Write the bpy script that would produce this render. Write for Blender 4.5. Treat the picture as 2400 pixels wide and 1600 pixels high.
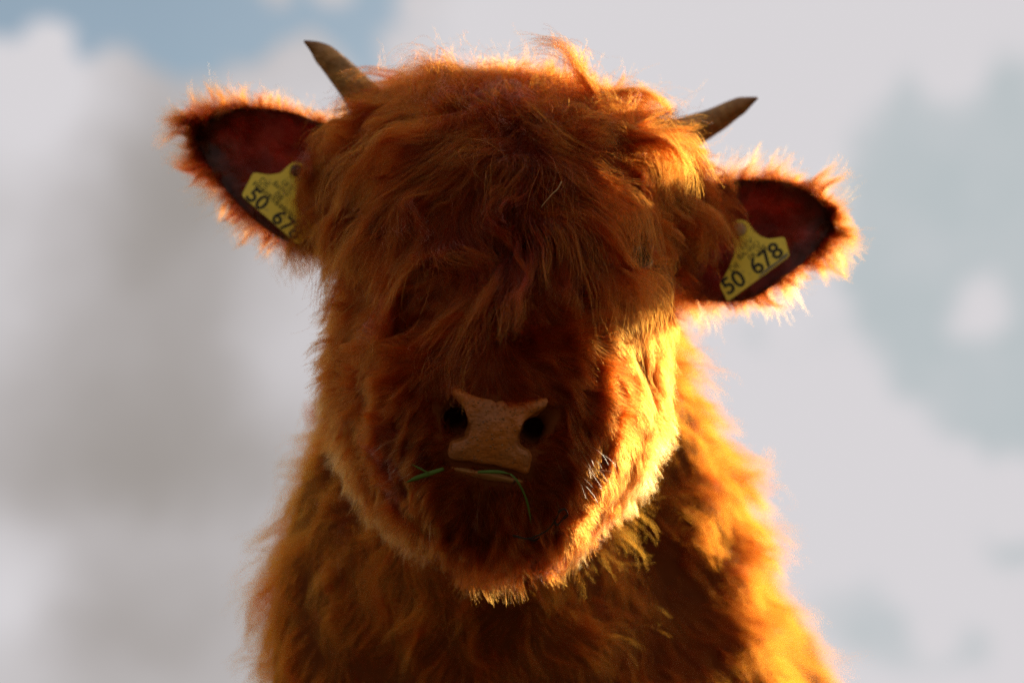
import bpy, bmesh, math
import numpy as np
from mathutils import Vector, Matrix, kdtree

rad = math.radians
sc = bpy.context.scene
for o in list(bpy.data.objects):
    bpy.data.objects.remove(o)
COL = sc.collection

# ------------------------------------------------------------------ camera
FOCAL, PITCH, D0 = 85.0, rad(15.0), 2.0
CAM = np.array([0.0, 0.0, 0.30])
RT = np.array([1.0, 0.0, 0.0])
FW = np.array([0.0, math.cos(PITCH), math.sin(PITCH)])
UP = np.array([0.0, -math.sin(PITCH), math.cos(PITCH)])
FPX = FOCAL / 36.0 * 2400.0
cd = bpy.data.cameras.new('camera')
cam = bpy.data.objects.new('camera', cd)
COL.objects.link(cam)
cam.location = CAM
cam.rotation_euler = (rad(90) + PITCH, 0, 0)
cd.lens = FOCAL
cd.sensor_width = 36.0
cd.clip_start = 0.05
cd.clip_end = 5000
cd.dof.use_dof = True
cd.dof.focus_distance = D0 + 0.05
cd.dof.aperture_fstop = 3.2
sc.camera = cam

# ------------------------------------------------------------------ sun and sky
SUN_EL, SUN_AZ = rad(20.0), rad(35.0)      # azimuth measured from the view direction to the right
TO_SUN = np.array([math.cos(SUN_EL) * math.sin(SUN_AZ), math.cos(SUN_EL) * math.cos(SUN_AZ), math.sin(SUN_EL)])
sl = bpy.data.lights.new('sun', 'SUN')
sl.energy = 2.5
sl.angle = rad(0.5)
sl.color = (1.0, 0.86, 0.66)
sun = bpy.data.objects.new('sun', sl)
COL.objects.link(sun)
sun.rotation_euler = Vector(TO_SUN).to_track_quat('Z', 'Y').to_euler()
sun.location = (4, 4, 6)

sc.view_settings.view_transform = 'Standard'
sc.view_settings.look = 'None'
sc.view_settings.exposure = 1.3
sc.view_settings.gamma = 1.0
sc.view_settings.use_curve_mapping = False
EXPO = 2.0 ** sc.view_settings.exposure

world = bpy.data.worlds.new('World')
sc.world = world
world.use_nodes = True


class G:
    """tiny helper for node graphs"""
    def __init__(self, tree):
        self.t = tree
        self.t.nodes.clear()

    def n(self, kind, **kw):
        nd = self.t.nodes.new(kind)
        for k, v in kw.items():
            setattr(nd, k, v)
        return nd

    def link(self, a, b):
        self.t.links.new(a, b)

    def put(self, sock, v):
        if hasattr(v, 'is_linked') or hasattr(v, 'links'):
            self.t.links.new(v, sock)
        else:
            sock.default_value = v

    def m(self, op, a, b=None, c=None, clamp=False):
        nd = self.n('ShaderNodeMath', operation=op)
        nd.use_clamp = clamp
        for i, v in enumerate((a, b, c)):
            if v is not None:
                self.put(nd.inputs[i], v)
        return nd.outputs[0]

    def mr(self, v, a, b, c=0.0, d=1.0, smooth=True):
        nd = self.n('ShaderNodeMapRange')
        nd.interpolation_type = 'SMOOTHSTEP' if smooth else 'LINEAR'
        for i, q in enumerate((v, a, b, c, d)):
            self.put(nd.inputs[i], q)
        return nd.outputs[0]

    def mix(self, f, a, b, blend='MIX'):
        nd = self.n('ShaderNodeMix', data_type='RGBA', blend_type=blend)
        self.put(nd.inputs[0], f)
        self.put(nd.inputs[6], a)
        self.put(nd.inputs[7], b)
        return nd.outputs[2]

    def noise(self, vec, scale, detail=3, rough=0.5, out='Fac', dist=0.0):
        nd = self.n('ShaderNodeTexNoise')
        if vec is not None:
            self.link(vec, nd.inputs['Vector'])
        nd.inputs['Scale'].default_value = scale
        nd.inputs['Detail'].default_value = detail
        nd.inputs['Roughness'].default_value = rough
        nd.inputs['Distortion'].default_value = dist
        return nd.outputs[out]


def rgba(r, g, b):
    return (r, g, b, 1.0)


def build_sky():
    g = G(world.node_tree)
    out = g.n('ShaderNodeOutputWorld')
    bg = g.n('ShaderNodeBackground')
    sky = g.n('ShaderNodeTexSky')
    sky.sky_type = 'NISHITA'
    sky.sun_disc = False
    sky.sun_elevation = SUN_EL
    sky.sun_rotation = SUN_AZ
    sky.altitude = 300
    sky.air_density = 1.0
    sky.dust_density = 1.0
    sky.ozone_density = 0.4
    tc = g.n('ShaderNodeTexCoord')
    d = tc.outputs['Generated']
    # billowy warp of the directions, then azimuth / elevation as a flat chart of the sky
    wn = g.n('ShaderNodeVectorMath', operation='MULTIPLY_ADD')
    g.link(g.noise(d, 34, 4.0, 0.6, 'Color'), wn.inputs[0])
    wn.inputs[1].default_value = (0.030,) * 3
    wn.inputs[2].default_value = (-0.015,) * 3
    wa = g.n('ShaderNodeVectorMath', operation='ADD')
    g.link(d, wa.inputs[0])
    g.link(wn.outputs[0], wa.inputs[1])
    sp = g.n('ShaderNodeSeparateXYZ')
    g.link(wa.outputs[0], sp.inputs[0])
    x, y, z = sp.outputs
    cb = g.n('ShaderNodeCombineXYZ')
    g.link(g.m('MULTIPLY', g.m('ARCTAN2', x, y), FPX), cb.inputs[0])
    g.link(g.m('MULTIPLY', g.m('ARCSINE', z), FPX), cb.inputs[1])
    chart = cb.outputs[0]

    def centre(px, py):
        v = RT * ((px - 1200) / FPX) + FW + UP * ((800 - py) / FPX)
        v = v / np.linalg.norm(v)
        return math.atan2(v[0], v[1]) * FPX, math.asin(v[2]) * FPX

    def blob(px, py, sx, sy, w):
        a0, e0 = centre(px, py)
        q = g.n('ShaderNodeVectorMath', operation='MULTIPLY_ADD')
        g.link(chart, q.inputs[0])
        q.inputs[1].default_value = (1 / sx, 1 / sy, 0)
        q.inputs[2].default_value = (-a0 / sx, -e0 / sy, 0)
        ln = g.n('ShaderNodeVectorMath', operation='LENGTH')
        g.link(q.outputs[0], ln.inputs[0])
        return g.mr(ln.outputs['Value'], 0.0, 1.75, w, 0.0)

    def total(lst, base):
        t = base
        for b_ in lst:
            t = g.m('ADD', t, blob(*b_))
        return t

    def puffs(lst):
        """signed distance (chart units) to a heap of round cloud heads"""
        t = None
        for px, py, r in lst:
            a0, e0 = centre(px, py)
            q = g.n('ShaderNodeVectorMath', operation='DISTANCE')
            g.link(chart, q.inputs[0])
            q.inputs[1].default_value = (a0, e0, 0)
            v = g.m('SUBTRACT', q.outputs['Value'], r)
            t = v if t is None else g.m('SMOOTH_MIN', t, v, 25.0)
        return t

    near = blob(1200, 800, 2400, 1900, 1.0)
    far = g.m('SUBTRACT', 1.0, near)
    open_far = g.m('MULTIPLY', far, g.mr(g.noise(d, 3.1, 5, 0.55), 0.49, 0.64))
    billow = g.m('SUBTRACT', g.noise(wa.outputs[0], 30, 5, 0.6), 0.5)
    # clear gap behind the heap of cumulus
    gap = total([(420, -160, 560, 420, 1.6), (820, 40, 200, 160, 0.8), (560, 170, 200, 120, 0.5)], open_far)
    gap = g.mr(gap, 0.35, 0.60)
    heap = puffs([(-60, 205, 125), (105, 145, 85), (165, 200, 80), (285, 190, 70), (365, 270, 90), (470, 255, 65), (560, 225, 70),
                  (650, 200, 70), (745, 195, 80), (640, -35, 38), (775, -40, 45), (1020, 0, 85), (960, 150, 80), (300, 430, 230), (50, 300, 190)])
    blue = g.m('MULTIPLY', gap, g.mr(heap, -14.0, 30.0, 0.0, 0.92))
    # thin pale haze between the sunlit clouds
    pale = total([(2260, 470, 290, 330, 1.3), (2430, 830, 330, 330, 1.2), (1830, 790, 110, 60, 0.8),
                  (2010, 1450, 220, 120, 0.44), (2370, 1290, 110, 100, 0.48), (2230, 1530, 200, 90, 0.42)],
                 g.m('MULTIPLY', billow, 0.5))
    pale = g.mr(pale, 0.30, 0.66)
    heads = puffs([(1990, 60, 150), (2240, 130, 90), (1850, 770, 75), (1960, 980, 120), (2100, 1060, 110), (2240, 1150, 100),
                   (2370, 1170, 90), (2290, 725, 62), (2300, 1340, 50), (2180, 1480, 55)])
    pale = g.m('MULTIPLY', pale, g.mr(heads, -25.0, 45.0))
    pale = g.m('MULTIPLY', pale, g.m('ADD', 0.88, g.m('MULTIPLY', billow, 0.7)), clamp=True)
    # light and dark of the cloud itself
    turned = g.n('ShaderNodeVectorRotate', rotation_type='EULER_XYZ')
    g.link(wa.outputs[0], turned.inputs['Vector'])
    turned.inputs['Rotation'].default_value = (0.6, 0.75, 0.5)
    shade = total([(380, 850, 560, 900, 0.62), (420, 430, 170, 200, 0.25), (420, 1080, 380, 150, 0.22), (450, 1520, 380, 130, 0.20),
                   (80, 190, 210, 210, -0.65), (10, 640, 190, 230, -0.30), (690, 790, 130, 210, -0.30), (10, 1400, 130, 170, -0.50),
                   (250, 1262, 300, 50, -0.10), (620, 260, 200, 90, -0.35)],
                  g.m('MULTIPLY', g.m('SUBTRACT', g.noise(turned.outputs[0], 18, 5, 0.55), 0.5), 0.45))
    ax_ = g.n('ShaderNodeSeparateXYZ')
    g.link(chart, ax_.inputs[0])
    side = g.mr(ax_.outputs[0], -900.0, 500.0, 0.14, -0.10)
    shade = g.m('ADD', shade, side)
    shade = g.m('ADD', shade, g.m('MULTIPLY', far, g.mr(g.noise(d, 4.2, 4, 0.5), 0.35, 0.7, 0.0, 0.35)))
    shade = g.m('MINIMUM', g.m('MAXIMUM', shade, 0.0), 1.0)
    s = 1.0 / EXPO
    cloud = g.mix(shade, rgba(0.69 * s, 0.665 * s, 0.69 * s), rgba(0.335 * s, 0.305 * s, 0.285 * s))
    cloud = g.mix(pale, cloud, rgba(0.48 * s, 0.53 * s, 0.55 * s))
    nis = g.n('ShaderNodeVectorMath', operation='SCALE')
    g.link(sky.outputs[0], nis.inputs[0])
    nis.inputs['Scale'].default_value = 0.05
    tint = g.mix(1.0, nis.outputs[0], rgba(0.86, 0.88, 0.80), 'MULTIPLY')
    col = g.mix(blue, cloud, tint)
    g.link(col, bg.inputs['Color'])
    bg.inputs['Strength'].default_value = 1.0
    g.link(bg.outputs[0], out.inputs['Surface'])


build_sky()

# ------------------------------------------------------------------ render settings
cy = sc.cycles
cy.use_denoising = True
cy.denoising_prefilter = 'NONE'
cy.max_bounces = 6
cy.diffuse_bounces = 3
cy.glossy_bounces = 6
cy.transmission_bounces = 6
cy.transparent_max_bounces = 8
cy.use_adaptive_sampling = True
cy.adaptive_threshold = 0.02
cy.caustics_reflective = True
cy.sample_clamp_indirect = 4.0
try:
    sc.cycles_curves.shape = 'RIBBONS'
    sc.cycles_curves.subdivisions = 2
except Exception:
    pass

# ------------------------------------------------------------------ helpers
rng = np.random.default_rng(7)


def P(px, py, d):
    """point seen at photo position (px, py), at d metres behind the tip of the nose"""
    D = D0 + d
    return CAM + RT * ((px - 1200) / FPX * D) + FW * D + UP * ((800 - py) / FPX * D)


def proj(p):
    q = p - CAM
    D = q @ FW
    return 1200 + (q @ RT) / D * FPX, 800 - (q @ UP) / D * FPX, D - D0


def unit(v):
    return v / np.maximum(np.linalg.norm(v, axis=-1, keepdims=True), 1e-9)


def tag(o, label=None, cat=None, group=None, kind=None):
    if label: o['label'] = label
    if cat: o['category'] = cat
    if group: o['group'] = group
    if kind: o['kind'] = kind
    return o


def empty(name, loc):
    o = bpy.data.objects.new(name, None)
    o.empty_display_size = 0.05
    o.location = loc
    COL.objects.link(o)
    return o


def adopt(o, parent):
    if parent is not None:
        o.parent = parent
        # meshes keep their points in world space; only an Empty root carries an offset
        if parent.type == 'EMPTY':
            o.matrix_parent_inverse = Matrix.Translation(-parent.location)
    return o


def mesh_obj(name, verts, faces, mat, parent=None, smooth=True):
    me = bpy.data.meshes.new(name)
    me.from_pydata([tuple(map(float, v)) for v in verts], [], [tuple(map(int, f)) for f in faces])
    me.update()
    if smooth:
        me.polygons.foreach_set('use_smooth', [True] * len(me.polygons))
    me.materials.append(mat)
    o = bpy.data.objects.new(name, me)
    COL.objects.link(o)
    return adopt(o, parent)


def tube(path, radii, sides=10, cap=True):
    path = np.asarray(path, float)
    n = len(path)
    tan = unit(np.gradient(path, axis=0))
    ref = np.array([0.3, 0.2, 1.0])
    V, Fc = [], []
    u = unit(np.cross(tan[0], ref))
    for i in range(n):
        u = unit(u - tan[i] * (u @ tan[i]))
        w = np.cross(tan[i], u)
        for k in range(sides):
            a = 2 * math.pi * k / sides
            V.append(path[i] + radii[i] * (math.cos(a) * u + math.sin(a) * w))
    for i in range(n - 1):
        for k in range(sides):
            a, b = i * sides + k, i * sides + (k + 1) % sides
            Fc.append((a, b, b + sides, a + sides))
    if cap:
        Fc.append(tuple(range(sides))[::-1])
        Fc.append(tuple((n - 1) * sides + k for k in range(sides)))
    return V, Fc


def spline(pts, n):
    """Catmull-Rom through pts, n samples"""
    pts = np.asarray(pts, float)
    seg = np.r_[0, np.cumsum(np.linalg.norm(np.diff(pts, axis=0), axis=1))]
    ext = np.vstack([2 * pts[0] - pts[1], pts, 2 * pts[-1] - pts[-2]])
    out = []
    for s in np.linspace(0, seg[-1], n):
        i = min(np.searchsorted(seg, s, side='right') - 1, len(pts) - 2)
        t = (s - seg[i]) / max(seg[i + 1] - seg[i], 1e-9)
        a, b, c, e = ext[i:i + 4]
        out.append(0.5 * (2 * b + (c - a) * t + (2 * a - 5 * b + 4 * c - e) * t * t + (3 * b - a - 3 * c + e) * t ** 3))
    return np.array(out)


# ------------------------------------------------------------------ materials
def new_mat(name):
    m = bpy.data.materials.new(name)
    m.use_nodes = True
    return m, G(m.node_tree)


def principled(name, build):
    m, g = new_mat(name)
    o = g.n('ShaderNodeOutputMaterial')
    b = g.n('ShaderNodeBsdfPrincipled')
    g.link(b.outputs[0], o.inputs['Surface'])
    tc = g.n('ShaderNodeTexCoord')
    build(g, b, tc.outputs['Object'], o)
    return m


def bump(g, b, h, strength, dist=0.002):
    nd = g.n('ShaderNodeBump')
    nd.inputs['Strength'].default_value = strength
    nd.inputs['Distance'].default_value = dist
    g.link(h, nd.inputs['Height'])
    g.link(nd.outputs[0], b.inputs['Normal'])


def hair_mat(name, root, tip, rough=0.32, radial=0.45, vary=0.35):
    m, g = new_mat(name)
    o = g.n('ShaderNodeOutputMaterial')
    h = g.n('ShaderNodeBsdfHairPrincipled')
    h.model = 'CHIANG'
    h.parametrization = 'COLOR'
    hi = g.n('ShaderNodeHairInfo')
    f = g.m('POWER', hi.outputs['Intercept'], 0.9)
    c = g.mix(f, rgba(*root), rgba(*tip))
    v = g.mr(hi.outputs['Random'], 0, 1, 1 - vary, 1 + vary, smooth=False)
    sc_ = g.n('ShaderNodeVectorMath', operation='SCALE')
    g.link(c, sc_.inputs[0])
    g.link(v, sc_.inputs['Scale'])
    g.link(sc_.outputs[0], h.inputs['Color'])
    h.inputs['Roughness'].default_value = rough
    h.inputs['Radial Roughness'].default_value = radial
    h.inputs['IOR'].default_value = 1.15
    h.inputs['Random Roughness'].default_value = 0.2
    g.link(h.outputs[0], o.inputs['Surface'])
    return m


M = {}
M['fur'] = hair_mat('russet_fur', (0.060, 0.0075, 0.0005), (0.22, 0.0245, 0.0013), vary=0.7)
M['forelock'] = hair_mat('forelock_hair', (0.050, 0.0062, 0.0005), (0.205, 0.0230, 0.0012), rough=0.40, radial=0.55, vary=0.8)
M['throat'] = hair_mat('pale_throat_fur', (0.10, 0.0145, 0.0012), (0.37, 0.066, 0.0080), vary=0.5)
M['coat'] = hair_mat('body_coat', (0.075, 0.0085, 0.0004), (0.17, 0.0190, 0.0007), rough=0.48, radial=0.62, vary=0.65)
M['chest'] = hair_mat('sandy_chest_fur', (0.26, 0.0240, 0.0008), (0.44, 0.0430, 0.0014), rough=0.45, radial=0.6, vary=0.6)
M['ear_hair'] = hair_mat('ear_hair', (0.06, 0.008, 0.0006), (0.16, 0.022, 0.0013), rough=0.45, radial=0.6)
M['dark_hair'] = hair_mat('inner_ear_hair', (0.05, 0.010, 0.002), (0.18, 0.034, 0.005))
M['whisker'] = hair_mat('whisker_hair', (0.20, 0.09, 0.04), (0.36, 0.20, 0.11), vary=0.2)


def _skin(g, b, co, o):
    n = g.noise(co, 60, 3, 0.6)
    g.link(g.mix(n, rgba(0.075, 0.017, 0.003), rgba(0.13, 0.030, 0.006)), b.inputs['Base Color'])
    b.inputs['Roughness'].default_value = 0.9
    b.inputs['Specular IOR Level'].default_value = 0.05


M['skin'] = principled('dark_hide', _skin)


def _nose(g, b, co, o):
    big = g.noise(co, 34, 3, 0.55)
    c = g.mix(g.mr(big, 0.35, 0.68), rgba(0.30, 0.078, 0.008), rgba(0.23, 0.070, 0.014))
    pore = g.n('ShaderNodeTexVoronoi')
    g.link(co, pore.inputs['Vector'])
    pore.inputs['Scale'].default_value = 260
    dots = g.mr(pore.outputs['Distance'], 0.10, 0.28, 1, 0)
    c = g.mix(g.m('MULTIPLY', dots, 0.75), c, rgba(0.44, 0.18, 0.055))
    spots = g.mr(g.noise(co, 210, 3, 0.65), 0.60, 0.70)
    patch = g.mr(g.noise(co, 70, 2, 0.5), 0.47, 0.63)
    c = g.mix(g.m('MULTIPLY', g.m('MULTIPLY', spots, patch), 0.85), c, rgba(0.025, 0.014, 0.010))
    g.link(c, b.inputs['Base Color'])
    g.link(g.mr(g.noise(co, 120, 2), 0.3, 0.7, 0.28, 0.48), b.inputs['Roughness'])
    b.inputs['Specular IOR Level'].default_value = 0.20
    h = g.m('ADD', g.m('MULTIPLY', dots, 0.6), g.noise(co, 150, 3, 0.6))
    bump(g, b, h, 1.0, 0.0035)


M['nose'] = principled('nose_leather', _nose)


def _lip(g, b, co, o):
    n = g.noise(co, 90, 3, 0.6)
    spots = g.mr(g.noise(co, 75, 3, 0.6), 0.56, 0.64)
    c = g.mix(n, rgba(0.21, 0.075, 0.018), rgba(0.25, 0.105, 0.030))
    g.link(g.mix(spots, c, rgba(0.03, 0.018, 0.012)), b.inputs['Base Color'])
    b.inputs['Roughness'].default_value = 0.42
    b.inputs['Specular IOR Level'].default_value = 0.12
    bump(g, b, n, 0.4, 0.002)


M['lip'] = principled('lip_skin', _lip)


def _horn(g, b, co, o):
    wv = g.noise(co, 55, 4, 0.65)
    ring = g.noise(co, 190, 3, 0.6)
    c = g.mix(g.mr(wv, 0.32, 0.68), rgba(0.22, 0.095, 0.025), rgba(0.46, 0.215, 0.058))
    c = g.mix(g.m('MULTIPLY', ring, 0.4), c, rgba(0.22, 0.14, 0.06))
    tip = g.n('ShaderNodeAttribute', attribute_name='tipness')
    c = g.mix(g.m('MULTIPLY', tip.outputs['Fac'], 0.75), c, rgba(0.17, 0.06, 0.02))
    g.link(c, b.inputs['Base Color'])
    g.link(g.mr(ring, 0.3, 0.7, 0.45, 0.7), b.inputs['Roughness'])
    b.inputs['Specular IOR Level'].default_value = 0.25
    al = g.n('ShaderNodeAttribute', attribute_name='along')
    rings = g.m('SINE', g.m('ADD', g.m('MULTIPLY', al.outputs['Fac'], 85.0), g.m('MULTIPLY', wv, 5.0)))
    bump(g, b, g.m('ADD', g.m('ADD', wv, ring), g.m('MULTIPLY', rings, 0.12)), 0.8, 0.003)


M['horn'] = principled('horn_keratin', _horn)


def _ear():
    m, g = new_mat('ear_skin')
    o = g.n('ShaderNodeOutputMaterial')
    b = g.n('ShaderNodeBsdfPrincipled')
    t = g.n('ShaderNodeBsdfTranslucent')
    mx = g.n('ShaderNodeMixShader')
    tc = g.n('ShaderNodeTexCoord')
    co = tc.outputs['Object']
    n = g.noise(co, 38, 4, 0.6)
    c = g.mix(g.mr(n, 0.35, 0.7), rgba(0.035, 0.013, 0.008), rgba(0.13, 0.060, 0.042))
    g.link(c, b.inputs['Base Color'])
    b.inputs['Roughness'].default_value = 0.6
    g.link(g.mix(g.mr(n, 0.35, 0.7), rgba(0.34, 0.022, 0.008), rgba(0.55, 0.05, 0.02)), t.inputs['Color'])
    mx.inputs[0].default_value = 0.38
    g.link(b.outputs[0], mx.inputs[1])
    g.link(t.outputs[0], mx.inputs[2])
    g.link(mx.outputs[0], o.inputs['Surface'])
    return m


M['ear'] = _ear()


def _eye(g, b, co, o):
    b.inputs['Base Color'].default_value = rgba(0.012, 0.010, 0.010)
    b.inputs['Roughness'].default_value = 0.06
    b.inputs['Coat Weight'].default_value = 0.6


M['eye'] = principled('eye_dark', _eye)


def _tag(g, b, co, o):
    n = g.noise(co, 45, 4, 0.6)
    dirt = g.mr(g.noise(co, 130, 4, 0.65), 0.57, 0.72)
    c = g.mix(n, rgba(0.72, 0.48, 0.015), rgba(0.80, 0.58, 0.030))
    g.link(g.mix(g.m('MULTIPLY', dirt, 0.55), c, rgba(0.22, 0.14, 0.03)), b.inputs['Base Color'])
    b.inputs['Roughness'].default_value = 0.45
    bump(g, b, n, 0.15, 0.001)


M['tag'] = principled('yellow_plastic', _tag)


def flat(name, c, rough=0.6):
    def f(g, b, co, o):
        n = g.noise(co, 80, 3, 0.6)
        k = 0.75
        g.link(g.mix(n, rgba(c[0] * k, c[1] * k, c[2] * k), rgba(*[min(1, v * 1.2) for v in c])), b.inputs['Base Color'])
        b.inputs['Roughness'].default_value = rough
        b.inputs['Specular IOR Level'].default_value = 0.15
    return principled(name, f)


M['print'] = flat('black_print', (0.02, 0.02, 0.02), 0.6)
M['faded_print'] = flat('faded_print', (0.11, 0.085, 0.02), 0.7)
M['stud'] = flat('stud_plastic', (0.34, 0.20, 0.10), 0.5)
M['dark_stud'] = flat('stud_hole', (0.03, 0.02, 0.012), 0.5)
M['grime'] = flat('grey_grime', (0.16, 0.14, 0.11), 0.8)
M['blade'] = flat('grass_green', (0.070, 0.110, 0.014), 0.5)
M['twig'] = flat('dry_root', (0.022, 0.010, 0.005), 0.9)
M['straw'] = flat('straw', (0.24, 0.12, 0.045), 0.7)
M['hoof'] = flat('hoof', (0.05, 0.04, 0.03), 0.5)


def _ground(g, b, co, o):
    a = g.noise(co, 0.6, 5, 0.6)
    f = g.noise(co, 24, 5, 0.7)
    c = g.mix(a, rgba(0.12, 0.105, 0.035), rgba(0.20, 0.155, 0.060))
    g.link(g.mix(f, c, rgba(0.08, 0.066, 0.024)), b.inputs['Base Color'])
    b.inputs['Roughness'].default_value = 0.9
    bump(g, b, f, 1.0, 0.06)


M['ground'] = principled('pasture', _ground)

# ------------------------------------------------------------------ the ground
def build_ground():
    n = 60
    u = np.linspace(-1, 1, n)
    r = np.sign(u) * (np.abs(u) ** 3) * 3000
    V = []
    for a in r:
        for b in r:
            far = math.hypot(a, b)
            V.append((a, b, (0.02 * math.sin(a * 1.3) * math.cos(b * 1.1) if far > 6 else 0.0)))
    Fc = [(i * n + j, (i + 1) * n + j, (i + 1) * n + j + 1, i * n + j + 1) for i in range(n - 1) for j in range(n - 1)]
    o = mesh_obj('ground', V, Fc, M['ground'])
    o['kind'] = 'structure'


build_ground()

# ------------------------------------------------------------------ shape of the calf (distance field)
ROLL = rad(7.0)
HR = RT * math.cos(ROLL) - UP * math.sin(ROLL)
HU = UP * math.cos(ROLL) + RT * math.sin(ROLL)
HEAD_AX = np.array([HR, FW, HU])
HEADING = rad(12.0)
BODY_AX = np.array([[math.cos(HEADING), -math.sin(HEADING), 0], [math.sin(HEADING), math.cos(HEADING), 0], [0, 0, 1]])


def ell(c, r, k=0.04, ax=HEAD_AX):
    return ('e', np.asarray(c, float), np.asarray(r, float), ax, k)


def cap(a, b, ra, rb, k=0.04):
    return ('c', np.asarray(a, float), np.asarray(b, float), ra, rb, k)


HEAD = [
    ell(P(1195, 495, .27), (.122, .12, .110)),                       # skull
    ell(P(1225, 380, .31), (.122, .10, .052), .05),                   # poll
    ell(P(910, 460, .30), (.053, .07, .074), .05),                    # temple, shaded side
    ell(P(1515, 530, .30), (.052, .07, .070), .05),                   # temple, sunny side
    ell(P(1178, 760, .245), (.139, .145, .150), .05),                    # cheeks
    ell(P(1160, 965, .235), (.133, .130, .126), .09),                # jaw
    cap(P(1168, 880, .09), P(1195, 560, .185), .075, .105, .05),      # bridge of the nose
    ell(P(1165, 1035, .095), (.092, .090, .080), .10),                # muzzle
    ell(P(1163, 1195, .12), (.068, .075, .040), .04),                 # chin
]
B = lambda x, y, z: np.array([x, y, z], float)
BODY = [
    cap(P(1190, 640, .42), P(1275, 1230, .78), .135, .20, .08),      # neck
    ell(B(.00, 2.62, .62), (.19, .20, .22), .08, BODY_AX),           # chest
    ell(P(885, 1400, .56), (.105, .14, .25), .07),                   # neck and shoulder, shaded side
    cap(P(1495, 1130, .60), P(1590, 1600, .64), .060, .095, .06),    # neck and shoulder, sunny side
    cap(P(1140, 1120, .38), P(1150, 1480, .53), .095, .145, .07),    # throat
    cap(P(1130, 1330, .42), P(1105, 1680, .52), .075, .11, .07),     # brisket
    ell(B(.115, 2.74, .80), (.14, .22, .125), .08, BODY_AX),         # withers
    ell(B(.165, 2.66, .60), (.10, .15, .20), .06, BODY_AX),          # shoulder, sunny side
    ell(B(-.105, 2.60, .58), (.10, .15, .20), .06, BODY_AX),         # shoulder, shaded side
    cap(B(.085, 2.85, .67), B(.23, 3.50, .67), .190, .20, .08),       # barrel
    ell(B(.265, 3.56, .70), (.19, .20, .20), .08, BODY_AX),          # rump
]
LEGS = []
for x, y in ((-.095, 2.58), (.165, 2.64)):
    LEGS += [cap(B(x, y, .52), B(x, y - .01, .30), .075, .048, .05),
             cap(B(x, y - .01, .30), B(x, y, .09), .045, .034, .03),
             cap(B(x, y, .09), B(x, y - .025, .03), .040, .045, .02)]
for x, y in ((.14, 3.55), (.40, 3.50)):
    LEGS += [cap(B(x, y, .60), B(x, y - .07, .46), .11, .075, .06),
             cap(B(x, y - .07, .46), B(x, y + .07, .30), .068, .042, .03),
             cap(B(x, y + .07, .30), B(x, y + .045, .09), .042, .034, .03),
             cap(B(x, y + .045, .09), B(x, y + .015, .03), .040, .045, .02)]
TAIL = [cap(B(.30, 3.74, .80), B(.33, 3.80, .55), .030, .020, .03), cap(B(.33, 3.80, .55), B(.335, 3.80, .32), .020, .030, .02)]

# nostrils and the line of the mouth are carved out
CARVE = [
    cap(P(1040, 950, .012), P(1074, 990, .012), .0075, .0115, .010),
    cap(P(1072, 988, .012), P(1058, 985, .06), .0105, .008, .008),
    cap(P(1283, 978, .014), P(1243, 1012, .013), .0075, .0115, .010),
    cap(P(1245, 1010, .014), P(1258, 1006, .06), .0105, .008, .008),
]
MOUTH = [(1000, 1094), (1030, 1089), (1060, 1087), (1099, 1091), (1156, 1100), (1200, 1111), (1250, 1127), (1280, 1138)]


def prim(pr, p):
    if pr[0] == 'e':
        q = (p - pr[1]) @ pr[3].T
        r = pr[2]
        k0 = np.sqrt(((q / r) ** 2).sum(-1))
        k1 = np.sqrt(((q / (r * r)) ** 2).sum(-1))
        return k0 * (k0 - 1) / np.maximum(k1, 1e-6)
    a, b = pr[1], pr[2]
    ba = b - a
    h = np.clip(((p - a) @ ba) / (ba @ ba), 0, 1)
    return np.linalg.norm(p - a - h[..., None] * ba, axis=-1) - (pr[3] + (pr[4] - pr[3]) * h)


def smin(a, b, k):
    h = np.maximum(k - np.abs(a - b), 0) / k
    return np.minimum(a, b) - h * h * k * 0.25


def field(prims, p, carve=None):
    v = None
    for pr in prims:
        d = prim(pr, p)
        v = d if v is None else smin(v, d, pr[-1])
    if carve:
        for pr in carve:
            v = -smin(-v, prim(pr, p), pr[-1])
    return v


def head_field(p):
    return field(HEAD, p)


def muzzle_surf(px, py):
    """depth of the furless head surface seen at a photo position"""
    d = -0.05
    for _ in range(60):
        s = float(field(HEAD, P(px, py, d)[None])[0])
        d += s * 0.9
        if abs(s) < 2e-4:
            break
    return d


CARVE = []
for line, r0, r1 in ((((1022, 932), (1050, 962), (1077, 997)), .0065, .0112), (((1300, 958), (1268, 987), (1237, 1018)), .0065, .0112)):
    pts = [P(x, y, muzzle_surf(x, y) + .004) for x, y in line]
    CARVE.append(cap(pts[0], pts[1], r0, (r0 + r1) / 2, .008))
    CARVE.append(cap(pts[1], pts[2], (r0 + r1) / 2, r1, .008))
    mx, my = line[1]
    CARVE.append(cap(pts[2], P(mx + (1165 - mx) * .1, my, muzzle_surf(mx, my) + .05), r1, .010, .008))
mp = [P(x, y, muzzle_surf(x, y) + .0005) for x, y in MOUTH]
for a, b in zip(mp[:-1], mp[1:]):
    CARVE.append(cap(a, b, .0040, .0040, .005))


def whole_field(p):
    return field(HEAD + BODY + LEGS + TAIL, p, CARVE)


def grad(f, p, e=0.0008):
    k = np.array([[1, -1, -1], [-1, -1, 1], [-1, 1, -1], [1, 1, 1]], float)
    g = np.zeros_like(p)
    for s in k:
        g += s * f(p + s * e)[:, None]
    return unit(g)


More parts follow.
